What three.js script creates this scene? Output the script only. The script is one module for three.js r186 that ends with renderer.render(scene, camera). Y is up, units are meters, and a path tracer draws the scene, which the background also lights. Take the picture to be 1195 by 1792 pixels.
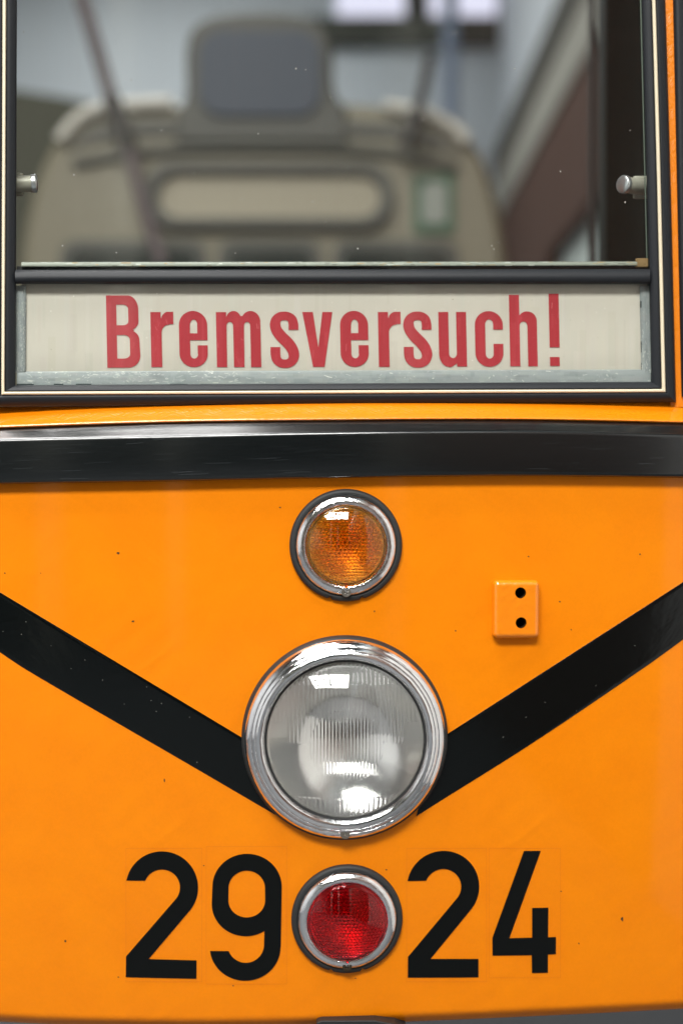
import * as THREE from 'three';
import { mergeGeometries, mergeVertices } from 'three/addons/utils/BufferGeometryUtils.js';
import { RoundedBoxGeometry } from 'three/addons/geometries/RoundedBoxGeometry.js';
import { TessellateModifier } from 'three/addons/modifiers/TessellateModifier.js';
import { ImprovedNoise } from 'three/addons/math/ImprovedNoise.js';
import { Brush, Evaluator, SUBTRACTION } from 'three-bvh-csg';
import { RectAreaLightUniformsLib } from 'three/addons/lights/RectAreaLightUniformsLib.js';

// ---------- camera, light, exposure ----------
const EYE = 1.4, D = 1.54, P = 0.00062;                 // eye height, distance to the lamp column, metres per photo pixel at that distance
const scene = new THREE.Scene();
scene.background = new THREE.Color(0, 0, 0);
const camera = new THREE.PerspectiveCamera(2 * Math.atan(896 * P / D) * 180 / Math.PI, 1195 / 1792, 0.05, 60);
camera.position.set(0, EYE, D);
camera.lookAt(0, EYE, 0);
camera.focus = D; camera.userData.fStop = 1.7;
const renderer = new THREE.WebGLRenderer();
renderer.toneMapping = THREE.LinearToneMapping;
renderer.toneMappingExposure = 1;
renderer.shadowMap.enabled = true;
RectAreaLightUniformsLib.init();
// roof lights of the hall: [x, y, z, width (x), length (z), radiance]
const ROOF_LIGHTS = [
  [-2.3, 6.4, 5.2, 2.1, 1.9, 60], [-0.1, 6.4, 5.2, 2.0, 1.9, 60], [-1.7, 6.9, 1.1, 2.6, 2.4, 20],
  [-1.6, 7.2, -4.0, 2.6, 4.2, 4], [-1.6, 7.2, -8.9, 2.6, 4.2, 5.8],
];
const LIGHT_TINT = [1, 0.985, 0.96];

// ---------- random numbers, noise, textures ----------
let seed = 7;
const rnd = () => { seed = (seed * 1664525 + 1013904223) >>> 0; return seed / 4294967296; };
const perlin = new ImprovedNoise();
const noise = (x, y, z = 0) => perlin.noise(x, y, z);
function dataTex(w, h, fn, srgb = false) {
  const d = new Uint8Array(w * h * 4);
  for (let j = 0; j < h; j++) for (let i = 0; i < w; i++) {
    const c = fn(i, j), k = (j * w + i) * 4;
    d[k] = c[0]; d[k + 1] = c[1]; d[k + 2] = c[2]; d[k + 3] = 255;
  }
  const t = new THREE.DataTexture(d, w, h);
  t.wrapS = t.wrapT = THREE.RepeatWrapping; t.magFilter = THREE.LinearFilter; t.minFilter = THREE.LinearFilter;
  if (srgb) t.colorSpace = THREE.SRGBColorSpace;
  t.needsUpdate = true;
  return t;
}
const clamp = (v, a = 0, b = 255) => Math.min(b, Math.max(a, v));
const grey = (v) => { v = clamp(v); return [v, v, v]; };
function scaled(t, rx, ry = rx) { const c = t.clone(); c.repeat.set(rx, ry); c.needsUpdate = true; return c; }
const N = 256, T = 2 * Math.PI / N;
// tiling noise
const tile = (i, j, f, s) => {
  const a = i * T, b = j * T;
  return noise(Math.cos(a) * f + s, Math.sin(a) * f + Math.cos(b) * f * 1.3 + s * 0.7, Math.sin(b) * f);
};
const texWave = dataTex(N, N, (i, j) => grey(128 + 90 * tile(i, j, 1.2, 3) + 40 * tile(i, j, 3.1, 9)));
const texGrime = dataTex(N, N, (i, j) => grey(128 + 70 * tile(i, j, 2.2, 5) + 60 * tile(i, j, 9, 1) + 30 * (rnd() - 0.5)));
const texGrain = dataTex(N, N, (i, j) => grey(128 + 100 * (rnd() - 0.5) + 50 * tile(i, j, 8, 2)));

const texMottle = dataTex(N, N, (i, j) => { const n = tile(i, j, 1.4, 6), m = tile(i, j, 6, 11), k = rnd(); const v = 250 + 3 * n + 2 * m + 4 * (k - 0.5); return [clamp(v), clamp(v + 3 * n), clamp(v)]; }, true);
const texChrome = dataTex(N, N, (i, j) => grey(52 + 50 * tile(i, j, 3, 4) + 20 * Math.max(0, tile(i, j, 9, 8))));
const texSmear = (() => {
  const c = document.createElement('canvas'); c.width = 1024; c.height = 1024; const x = c.getContext('2d');
  x.fillStyle = '#1c1c1c'; x.fillRect(0, 0, 1024, 1024);
  for (let k = 0; k < 260; k++) { const v = 40 + rnd() * 110 | 0; x.fillStyle = `rgba(${v},${v},${v},${0.06 + rnd() * 0.16})`; x.fillRect(rnd() * 1024, rnd() * 700 - 100, 3 + rnd() * 40, 200 + rnd() * 800); }
  for (let k = 0; k < 120; k++) { const v = 120 + rnd() * 110 | 0; x.strokeStyle = `rgba(${v},${v},${v},0.35)`; x.lineWidth = 0.6 + rnd(); const a = rnd() * 1024, b = rnd() * 1024; x.beginPath(); x.moveTo(a, b); x.lineTo(a + (rnd() - 0.5) * 60, b + (rnd() - 0.5) * 40); x.stroke(); }
  const t = new THREE.CanvasTexture(c); t.wrapS = t.wrapT = THREE.RepeatWrapping; t.repeat.set(1.4, 1.6); return t;
})();
// ---------- materials (linear base colours) ----------
const col = (r, g, b) => new THREE.Color().setRGB(r, g, b);
const std = (o) => new THREE.MeshPhysicalMaterial(o);
const M = {
  orange: std({ color: col(0.80, 0.215, 0.0005), roughness: 0.42, clearcoat: 0.32, clearcoatRoughness: 0.05, specularIntensity: 0.25, bumpMap: scaled(texWave, 5), bumpScale: 0.0006, map: scaled(texMottle, 2.3) }),
  orangeThick: std({ color: col(0.80, 0.215, 0.0005), roughness: 0.32, clearcoat: 0.9, clearcoatRoughness: 0.05, bumpMap: scaled(texWave, 28), bumpScale: 0.0009 }),
  orangeBlock: std({ color: col(0.80, 0.215, 0.0005), roughness: 0.3, clearcoat: 0.9, clearcoatRoughness: 0.05, bumpMap: scaled(texWave, 9), bumpScale: 0.0006 }),
  blackGloss: std({ color: col(0.003, 0.005, 0.006), roughness: 0.22, clearcoat: 0.5, clearcoatRoughness: 0.12 }),
  stripe: std({ color: col(0.0018, 0.0028, 0.0028), roughness: 0.13, specularIntensity: 0.7, bumpMap: scaled(texWave, 7), bumpScale: 0.00015 }),
  digit: std({ color: col(0.0022, 0.003, 0.003), roughness: 0.4, specularIntensity: 0.4 }),
  film: std({ color: col(1, 1, 1), transmission: 1, thickness: 0, roughness: 0.05, ior: 1.12 }),
  filmEdge: std({ color: col(0.60, 0.145, 0.001), roughness: 0.8 }),
  rubber: std({ color: col(0.009, 0.011, 0.014), roughness: 0.5, specularIntensity: 0.6, bumpMap: scaled(texGrain, 30), bumpScale: 0.00008 }),
  gasket: std({ color: col(0.016, 0.017, 0.017), roughness: 0.6 }),
  piping: std({ color: col(0.78, 0.69, 0.50), roughness: 0.5, bumpMap: scaled(texGrime, 12), bumpScale: 0.0002 }),
  chrome: std({ color: col(0.92, 0.92, 0.93), metalness: 1, roughness: 0.26, roughnessMap: scaled(texChrome, 6, 2), bumpMap: scaled(texWave, 5), bumpScale: 0.0002 }),
  mirror: std({ color: col(0.88, 0.88, 0.85), metalness: 0.78, roughness: 0.1 }),
  reflector: std({ color: col(0.85, 0.85, 0.82), metalness: 0.75, roughness: 0.3 }),
  steel: std({ color: col(0.24, 0.22, 0.19), metalness: 0.8, roughness: 0.4 }),
  darkSteel: std({ color: col(0.05, 0.035, 0.02), metalness: 0.6, roughness: 0.6 }),
  alloy: std({ color: col(0.62, 0.66, 0.60), roughness: 0.5, metalness: 0.15, map: null }),
  glass: std({ color: col(0.99, 1, 0.99), transmission: 1, thickness: 0, roughness: 0.5, roughnessMap: texSmear, ior: 1.5 }),
  lensGlass: std({ color: col(1, 1, 1), transmission: 1, thickness: 0.004, roughness: 0.0, ior: 1.5 }),
  amber: std({ color: col(1, 1, 1), transmission: 1, thickness: 0.004, roughness: 0.02, ior: 1.49, attenuationColor: col(1, 0.26, 0.006), attenuationDistance: 0.0062 }),
  red: std({ color: col(1, 1, 1), transmission: 1, thickness: 0.004, roughness: 0.02, ior: 1.49, attenuationColor: col(0.72, 0.004, 0.008), attenuationDistance: 0.0046 }),
  signWhite: std({ color: col(0.80, 0.76, 0.66), roughness: 0.6, map: null }),
  signRed: std({ color: col(1, 1, 1), roughness: 0.55 }),
  signEdge: std({ color: col(1, 1, 1), roughness: 0.45, metalness: 0.1 }),
  bulbGlass: std({ color: col(1, 1, 1), transmission: 1, thickness: 0, roughness: 0.05, ior: 1.45 }),
  dust: std({ color: col(0.40, 0.39, 0.35), roughness: 0.9 }),
  chip: std({ color: col(0.05, 0.018, 0.006), roughness: 0.8 }),
  cabDark: std({ color: col(0.018, 0.042, 0.036), roughness: 0.55 }),
  cabGrey: std({ color: col(0.10, 0.10, 0.09), roughness: 0.6 }),
  knobPaint: std({ color: col(0.36, 0.36, 0.29), roughness: 0.45, metalness: 0.2 }),
  knobCap: std({ color: col(0.62, 0.66, 0.66), roughness: 0.28, metalness: 0.85 }),
  black: std({ color: col(0.012, 0.013, 0.013), roughness: 0.55 }),
  // hall
  floor: std({ color: col(0.065, 0.07, 0.075), roughness: 0.55, bumpMap: scaled(texGrime, 3), bumpScale: 0.002 }),
  hallWhite: std({ color: col(0.62, 0.68, 0.72), roughness: 0.9 }),
  hallGrey: std({ color: col(0.02, 0.021, 0.022), roughness: 0.9 }),
  leftWall: std({ color: col(0.52, 0.53, 0.54), roughness: 0.9 }),
  whitewash: std({ color: col(0.66, 0.66, 0.64), roughness: 0.9 }),
  roof: std({ color: col(0.16, 0.165, 0.17), roughness: 0.9 }),
  brick: std({ color: col(0.075, 0.034, 0.02), roughness: 0.9 }),
  concrete: std({ color: col(0.36, 0.36, 0.31), roughness: 0.9 }),
  greenSteel: std({ color: col(0.055, 0.06, 0.045), roughness: 0.7 }),
  olive: std({ color: col(0.10, 0.10, 0.072), roughness: 0.8 }),
  creamPaint: std({ color: col(0.20, 0.18, 0.12), roughness: 0.45 }),
  creamPale: std({ color: col(0.34, 0.305, 0.215), roughness: 0.45 }),
  gutter: std({ color: col(0.55, 0.53, 0.46), roughness: 0.5 }),
  farDark: std({ color: col(0.075, 0.075, 0.06), roughness: 0.5 }),
  farBlue: std({ color: col(0.04, 0.052, 0.072), roughness: 0.5 }),
  farGlass: std({ color: col(0.035, 0.04, 0.035), roughness: 0.15 }),
  green: std({ color: col(0.06, 0.12, 0.07), roughness: 0.6 }),
  paper: std({ color: col(0.30, 0.32, 0.28), roughness: 0.8 }),
  rope: std({ color: col(0.16, 0.13, 0.13), roughness: 0.9 }),
  spring: std({ color: col(0.03, 0.026, 0.024), roughness: 0.6 }),
  bluePole: std({ color: col(0.20, 0.26, 0.36), roughness: 0.7 }),
  paleDoor: std({ color: col(0.62, 0.70, 0.66), roughness: 0.7 }),
};

// ---------- bookkeeping ----------
const used = {};
const numbered = (n) => { used[n] = (used[n] ?? -1) + 1; return used[n] ? `${n}_${String(used[n]).padStart(3, '0')}` : n; };
function add(parent, name, geo, mat) {
  const m = new THREE.Mesh(geo, mat);
  m.name = parent === scene ? numbered(name) : name;
  m.castShadow = m.receiveShadow = true;
  parent.add(m);
  return m;
}
function group(parent, name) { const g = new THREE.Group(); g.name = parent === scene ? numbered(name) : name; parent.add(g); return g; }
function tag(o, label, category, grp) { o.userData.label = label; o.userData.category = category; if (grp) o.userData.group = grp; return o; }
function structure(name, geo, mat, label) { const m = add(scene, name, geo, mat); m.userData.kind = 'structure'; if (label) m.userData.label = label; return m; }
const box = (x0, x1, y0, y1, z0, z1) => { const g = new THREE.BoxGeometry(x1 - x0, y1 - y0, z1 - z0); g.translate((x0 + x1) / 2, (y0 + y1) / 2, (z0 + z1) / 2); return g; };

// ---------- the two curved faces of the tram front (height over x, y) ----------
const bodyZ = (x, y) => { const q = Math.max(0, 0.06 - (y - EYE)); return -0.164 * x * x - 0.0473 * x - 0.08 * q * q; };
const paneZ = (x) => -0.03 - 0.05 * x - 0.08 * x * x;
const onBody = (x, y) => bodyZ(x, y), onPane = (x, y) => paneZ(x);
// where a measured photo position lies on one of those faces, `off` metres proud of it
function at(px, py, face = onBody, off = 0) {
  const u = (px - 597.5) * P / D, v = (896 - py) * P / D;
  let z = 0, x = 0, y = EYE;
  for (let k = 0; k < 12; k++) { x = u * (D - z); y = EYE + v * (D - z); z = face(x, y) + off; }
  return new THREE.Vector3(x, y, z);
}
const far = (px, py, d) => new THREE.Vector3((px - 597.5) * P * d / D, EYE + (896 - py) * P * d / D, D - d);
const lerp = (a, b, t) => a + (b - a) * t;
function along(pts, x) {                                   // piecewise curve through [x, y] points, smooth
  let k = 0;
  while (k < pts.length - 2 && x > pts[k + 1][0]) k++;
  const [x0, y0] = pts[k], [x1, y1] = pts[k + 1], t = (x - x0) / (x1 - x0);
  if (t < 0 || t > 1) return y0 + (y1 - y0) * t;
  const m0 = k > 0 ? (y1 - pts[k - 1][1]) / (x1 - pts[k - 1][0]) : (y1 - y0) / (x1 - x0);
  const m1 = k < pts.length - 2 ? (pts[k + 2][1] - y0) / (pts[k + 2][0] - x0) : (y1 - y0) / (x1 - x0);
  const h = x1 - x0, t2 = t * t, t3 = t2 * t;
  return (2 * t3 - 3 * t2 + 1) * y0 + (t3 - 2 * t2 + t) * h * m0 + (-2 * t3 + 3 * t2) * y1 + (t3 - t2) * h * m1;
}
// grid of points -> mesh, with uv in metres
function sheet(rows, closed = false) {
  const R = rows.length, C = rows[0].length, pos = [], uv = [], idx = [];
  let run = 0;
  for (let j = 0; j < R; j++) {
    if (j) run += rows[j][C >> 1].distanceTo(rows[j - 1][C >> 1]);
    let len = 0;
    for (let i = 0; i < C; i++) {
      if (i) len += rows[j][i].distanceTo(rows[j][i - 1]);
      const p = rows[j][i]; pos.push(p.x, p.y, p.z); uv.push(len, -run);
    }
  }
  const RR = closed ? R : R - 1;
  for (let j = 0; j < RR; j++) for (let i = 0; i < C - 1; i++) {
    const j2 = (j + 1) % R, a = j * C + i, b = a + 1, c = j2 * C + i, d = c + 1;
    idx.push(a, c, b, b, c, d);
  }
  const g = new THREE.BufferGeometry();
  g.setAttribute('position', new THREE.Float32BufferAttribute(pos, 3));
  g.setAttribute('uv', new THREE.Float32BufferAttribute(uv, 2));
  g.setIndex(idx); g.computeVertexNormals();
  return g;
}
// loft across x: rows of {y: [[px,py],...] or fn, off}
function band(rows, x0, x1, cols, face) {
  return sheet(rows.map(({ y, off }) => {
    const r = [];
    for (let i = 0; i <= cols; i++) {
      const px = lerp(x0, x1, i / cols);
      r.push(at(px, along(y, px), face, off));
    }
    return r;
  }));
}
// uv from the surface's own extent: metres across and up, as a share of its size
function ownUV(g, u0 = 0, u1 = 1, turned = false) {
  g.computeBoundingBox(); const b = g.boundingBox, p = g.attributes.position, a = [];
  for (let i = 0; i < p.count; i++) { const s = (p.getX(i) - b.min.x) / (b.max.x - b.min.x), t = (p.getY(i) - b.min.y) / (b.max.y - b.min.y); a.push(lerp(u0, u1, turned ? t : s), turned ? s : t); }
  g.setAttribute('uv', new THREE.Float32BufferAttribute(a, 2)); return g;
}
const shiftY = (pts, d) => pts.map(([x, y]) => [x, y + d]);
const mixY = (a, b, t, x0 = -150, x1 = 1350, n = 16) => Array.from({ length: n + 1 }, (_, i) => { const x = lerp(x0, x1, i / n); return [x, lerp(along(a, x), along(b, x), t)]; });

// ================= THE HALL (setting) =================
const WX = 1.55, END = -12.5;
structure('floor', box(-6.2, 1.85, -0.2, 0, END - 0.2, 15.4), M.floor);
structure('hall_roof', box(-6.2, 1.85, 7.6, 7.8, END - 0.2, 15.4), M.roof);
structure('end_wall', box(-6.2, 1.85, 0, 7.6, END - 0.2, END), M.hallWhite);
structure('left_wall', box(-6.2, -6, 0, 7.6, END, 15.2), M.leftWall);
structure('front_wall', box(-6.2, 1.85, 0, 7.6, 15.2, 15.4), M.hallGrey);
{
  // the right wall: brick with a pale beam and a dark steel beam above, white boards up to the roof, a pale door below
  const w = group(scene, 'brick_side_wall');
  w.userData.kind = 'structure';
  const top = EYE + 1.95;
  add(w, 'brick_face', box(WX, WX + 0.3, top, EYE + 2.87, END, 15.2), M.brick);
  add(w, 'lower_brick_face', mergeGeometries([box(WX, WX + 0.3, 0, top, END, -9.2), box(WX, WX + 0.3, 0, top, -7.05, -1), box(WX, WX + 0.3, 0, top, 1.9, 15.2)]), M.brick);
  add(w, 'whitewashed_face', box(WX, WX + 0.3, 0, top, -1, 1.9), M.whitewash);
  add(w, 'door_leaf', box(WX + 0.1, WX + 0.3, 0, top, -9.2, -7.05), M.paleDoor);
  add(w, 'concrete_beam', box(WX - 0.03, WX + 0.3, EYE + 2.87, EYE + 3.26, END, 15.2), M.concrete);
  add(w, 'steel_beam', box(WX - 0.06, WX + 0.3, EYE + 3.26, EYE + 3.55, END, 15.2), M.greenSteel);
  add(w, 'white_boards', box(WX, WX + 0.3, EYE + 3.55, 7.6, END, 15.2), M.hallWhite);
}
{
  // high window in the end wall
  const w = group(scene, 'end_wall_window');
  tag(w, 'bright high window with a dark frame in the far white wall', 'window');
  const a = far(590, -60, D - END), b = far(868, 38, D - END);
  const pane = std({ color: col(0.1, 0.1, 0.1), emissive: col(0.80, 0.80, 0.98), emissiveIntensity: 1, roughness: 0.5 });
  const mid = (a.x + b.x) / 2;
  add(w, 'pane', box(a.x, mid - 0.12, b.y, a.y, END, END + 0.03), pane);
  add(w, 'pane', box(mid + 0.12, b.x, b.y, a.y, END, END + 0.03), pane);
  add(w, 'mullion', box(mid - 0.12, mid + 0.12, b.y, a.y, END, END + 0.08), M.hallGrey);
  add(w, 'frame', mergeGeometries([box(a.x - 1.2, b.x + 0.15, b.y - 0.26, b.y, END, END + 0.15), box(b.x, b.x + 0.15, b.y, a.y, END, END + 0.15)]), M.greenSteel);
  const l = new THREE.RectAreaLight(col(0.88, 0.9, 1), 0.8, b.x - a.x, a.y - b.y);
  l.position.set(mid, (a.y + b.y) / 2, END + 0.2); l.lookAt(mid, (a.y + b.y) / 2, 0); l.castShadow = true;
  scene.add(l);
}
ROOF_LIGHTS.forEach(([x, y, z, w, len, L], i) => {
  const s = group(scene, 'skylight');
  tag(s, ['glazed roof light behind the camera over the left', 'glazed roof light behind the camera over the right', 'glazed roof light high above the orange tram front', 'glazed roof light above the cream tram', 'glazed roof light before the far white wall'][i], 'skylight', 'roof lights of the hall');
  add(s, 'pane', box(x - w / 2, x + w / 2, y, y + 0.03, z - len / 2, z + len / 2), std({ color: col(0.2, 0.2, 0.2), emissive: col(0.9, 0.95, 1), emissiveIntensity: 1.2, roughness: 0.6 }));
  const fr = [];
  for (const sx of [-1, 1]) fr.push(box(x + sx * (w / 2 + 0.06) - 0.06, x + sx * (w / 2 + 0.06) + 0.06, y - 0.12, y + 0.7, z - len / 2 - 0.12, z + len / 2 + 0.12));
  for (const sz of [-1, 1]) fr.push(box(x - w / 2, x + w / 2, y - 0.12, y + 0.7, z + sz * (len / 2 + 0.06) - 0.06, z + sz * (len / 2 + 0.06) + 0.06));
  add(s, 'frame', mergeGeometries(fr), M.greenSteel);
  for (let k = 1; k < 4; k++) { const bx = x - w / 2 + w * k / 4; add(s, 'glazing_bar', box(bx - 0.03, bx + 0.03, y - 0.1, y - 0.03, z - len / 2, z + len / 2), M.greenSteel); }
  for (let k = 1; k < 3; k++) { const bz = z - len / 2 + len * k / 3; add(s, 'glazing_bar', box(x - w / 2, x + w / 2, y - 0.1, y - 0.03, bz - 0.025, bz + 0.025), M.greenSteel); }
  const l = new THREE.RectAreaLight(col(...LIGHT_TINT), L, w, len);
  l.position.set(x, y - 0.015, z); l.lookAt(x, 0, z); l.castShadow = true;
  scene.add(l);
});
// pale posts of the hall behind the camera; the black stripes mirror them
for (const [x, z, w, l] of [[-2.6, 6.9, 0.28, 'pale upright hall post behind the camera, farther left'], [-1.25, 7.6, 0.22, 'pale upright hall post behind the camera, nearer left'], [1.32, 7.2, 0.22, 'pale upright hall post behind the camera at the brick wall']]) {
  const g = mergeGeometries([box(x - w / 2, x + w / 2, 0, 7.6, z, z + 0.03), box(x - 0.02, x + 0.02, 0, 7.6, z + 0.03, z + 0.2), box(x - w / 2, x + w / 2, 0, 7.6, z + 0.2, z + 0.23)]);
  tag(add(scene, 'hall_post', g, M.concrete), l, 'post', 'hall posts');
}
{
  // dark olive partition at the left, far
  const d = 8.5, pts = [[-700, 120], [30, 158], [100, 168], [200, 188], [330, 192]].map(([x, y]) => far(x, y, d));
  const s = new THREE.Shape();
  s.moveTo(pts[0].x, 0); pts.forEach((p) => s.lineTo(p.x, p.y)); s.lineTo(pts[4].x, 0);
  const g = new THREE.ExtrudeGeometry(s, { depth: 0.12, bevelEnabled: false }); g.translate(0, 0, D - d - 0.12);
  tag(add(scene, 'partition_wall', g, M.olive), 'dark olive partition behind the cream tram at the left', 'wall');
  const q = far(788, 60, 13.2), r = new THREE.CylinderGeometry(0.07, 0.07, 7.5, 16); r.translate(q.x, 3.75, q.z);
  tag(add(scene, 'pipe', r, M.bluePole), 'thin blue upright pipe before the far white wall', 'pipe');
}

// ================= THE CREAM TRAM BEHIND THE GLASS =================
{
  const d = 5.6, Z = D - d, t = group(scene, 'cream_tram');
  tag(t, 'cream and grey tram with roof box, blurred behind the window glass', 'tram');
  const q = (x, y) => { const p = far(x, y, d); return new THREE.Vector2(p.x, p.y); };
  const out = (pts) => new THREE.Shape(new THREE.SplineCurve(pts.map(([x, y]) => q(x, y))).getPoints(80));
  const body = new THREE.Shape();
  const prof = [[40, 620], [55, 430], [80, 320], [115, 250], [160, 212], [230, 200], [330, 196], [460, 194], [590, 196], [700, 206], [770, 226], [815, 262], [845, 330], [865, 430], [880, 620]];
  const top = new THREE.SplineCurve(prof.map(([x, y]) => q(x, y))).getPoints(90);
  body.moveTo(top[0].x, 0.55); top.forEach((p) => body.lineTo(p.x, p.y)); body.lineTo(top[90].x, 0.55);
  const bg = new THREE.ExtrudeGeometry(body, { depth: 1.4, bevelEnabled: true, bevelSize: 0.05, bevelThickness: 0.09, bevelSegments: 5, curveSegments: 8 });
  bg.translate(0, 0, Z - 1.49);
  add(t, 'body', bg, M.creamPaint);
  // gutter along the roof edge
  const gp = top.slice(12, 80).map((p) => new THREE.Vector3(p.x, p.y + 0.03, Z + 0.02));
  for (const [i0, i1] of [[6, 26], [44, 60]]) add(t, 'gutter', new THREE.TubeGeometry(new THREE.CatmullRomCurve3(gp.slice(i0, i1)), 60, 0.026, 10), M.gutter);
  // dark brow below the roof edge, then a pale trim line
  const brow = new THREE.Shape();
  const bp = [[120, 262], [165, 226], [240, 214], [460, 208], [690, 218], [770, 240], [812, 275], [800, 268], [690, 240], [460, 234], [240, 238], [165, 248]];
  brow.setFromPoints(bp.map(([x, y]) => q(x, y)));
  const brg = new THREE.ExtrudeGeometry(brow, { depth: 0.02, bevelEnabled: false }); brg.translate(0, 0, Z - 0.005);
  add(t, 'brow', brg, M.farDark);
  const rr = (x0, y0, x1, y1, r) => {
    const a = q(x0, y1), b = q(x1, y0), s = new THREE.Shape(), k = r * P * d / D;
    s.moveTo(a.x + k, a.y); s.lineTo(b.x - k, a.y); s.absarc(b.x - k, a.y + k, k, -Math.PI / 2, 0); s.lineTo(b.x, b.y - k); s.absarc(b.x - k, b.y - k, k, 0, Math.PI / 2);
    s.lineTo(a.x + k, b.y); s.absarc(a.x + k, b.y - k, k, Math.PI / 2, Math.PI); s.lineTo(a.x, a.y + k); s.absarc(a.x + k, a.y + k, k, Math.PI, 1.5 * Math.PI);
    return s;
  };
  const ext = (s, depth, z, bevel = 0.01) => { const g = new THREE.ExtrudeGeometry(s, { depth, bevelEnabled: bevel > 0, bevelSize: bevel, bevelThickness: bevel, bevelSegments: 3, curveSegments: 16 }); g.translate(0, 0, z); return g; };
  // roof box
  const hump = group(t, 'roof_box');
  const hs = new THREE.Shape(); const hp = [[318, 200], [335, 170], [336, 90], [350, 52], [395, 36], [460, 32], [520, 36], [556, 52], [572, 90], [576, 160], [600, 200]].map(([x, y]) => q(x, y));
  hs.moveTo(hp[0].x, hp[0].y - 0.1); new THREE.SplineCurve(hp).getPoints(60).forEach((p) => hs.lineTo(p.x, p.y)); hs.lineTo(hp[10].x, hp[10].y - 0.1);
  add(hump, 'casing', ext(hs, 0.5, Z - 0.5, 0.02), M.farDark);
  add(hump, 'panel', ext(rr(352, 60, 560, 205, 40), 0.012, Z + 0.021, 0.004), M.farBlue);
  // destination box: oval ring with a pale blind inside
  const oval = group(t, 'destination_box');
  const o1 = rr(258, 292, 684, 400, 48), o2 = rr(276, 304, 668, 388, 40);
  o1.holes.push(new THREE.Path(o2.getPoints(24).reverse()));
  add(oval, 'ring', ext(o1, 0.04, Z, 0.008), M.farDark);
  add(oval, 'blind', ext(o2, 0.01, Z + 0.002, 0), M.creamPale);
  const tr = [[130, 288], [250, 268], [460, 262], [690, 270], [800, 296]].map(([x, y]) => { const p = q(x, y); return new THREE.Vector3(p.x, p.y, Z + 0.01); });
  add(t, 'trim_line', new THREE.TubeGeometry(new THREE.CatmullRomCurve3(tr), 60, 0.022, 8), M.farDark);
  // windscreen (its top edge shows above the sign)
  for (const [x0, x1] of [[110, 360], [385, 560], [585, 800]]) { const w = group(t, 'windscreen'); add(w, 'frame', ext(rr(x0, 424, x1, 780, 26), 0.02, Z, 0.006), M.farDark); add(w, 'pane', ext(rr(x0 + 14, 440, x1 - 14, 766, 20), 0.01, Z + 0.024, 0), M.farGlass); }
  // notice
  const n = group(t, 'notice');
  add(n, 'frame', ext(rr(722, 306, 795, 410, 5), 0.012, Z + 0.004, 0), M.green);
  add(n, 'sheet', ext(rr(738, 322, 780, 392, 4), 0.004, Z + 0.017, 0), M.paper);
  // trolley ropes with their dark spring pots
  const rope = (pts, r, m, name) => add(t, name, new THREE.TubeGeometry(new THREE.CatmullRomCurve3(pts.map(([x, y, o]) => { const p = q(x, y); return new THREE.Vector3(p.x, p.y, Z + o); })), 20, r, 8), m);
  rope([[128, -80, 0.25], [175, 80, 0.2], [205, 190, 0.15]], 0.026, M.rope, 'rope');
  rope([[205, 190, 0.15], [222, 235, 0.15], [234, 275, 0.13]], 0.036, M.spring, 'spring_pot');
  rope([[236, 275, 0.13], [258, 370, 0.11], [290, 470, 0.1]], 0.024, M.rope, 'rope');
  rope([[748, 120, 0.17], [735, 180, 0.16], [724, 220, 0.15]], 0.020, M.spring, 'rope');
  rope([[726, 215, 0.15], [718, 245, 0.15], [708, 275, 0.13]], 0.034, M.spring, 'spring_pot');
  // undercarriage
  add(t, 'underframe', box(-1.5, 0.9, 0.0, 0.6, Z - 1.3, Z - 0.3), M.black);
}

// ================= THE ORANGE TRAM FRONT =================
const tram = group(scene, 'orange_tram');
tag(tram, 'glossy orange tram front with black chevron stripe, three round lamps and number 2924', 'tram');
const X0 = -270, X1 = 1465;
const mouldTop = [[-150, 757], [0, 750], [300, 740], [600, 736], [895, 735], [1195, 741], [1350, 746]];
const mouldEdge = [[-150, 776], [0, 769], [300, 762], [600, 756], [895, 754], [1195, 761], [1350, 766]];
const mouldLow = [[-150, 851], [0, 847], [300, 842], [600, 836], [895, 833], [1195, 836], [1350, 839]];
const panelLow = [[-150, 1779], [0, 1788], [150, 1794], [350, 1797], [600, 1792], [895, 1780], [1195, 1765], [1350, 1755]];
const ledgeTop = [[-150, 716], [0, 711], [100, 706], [300, 702], [600, 699], [895, 699], [1195, 700], [1350, 703]];

const AMBER = at(605, 954), HEAD = at(603.5, 1291), RED = at(607, 1607), SOCK = at(900, 1065), H1 = at(906, 1036), H2 = at(907, 1088);

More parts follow.
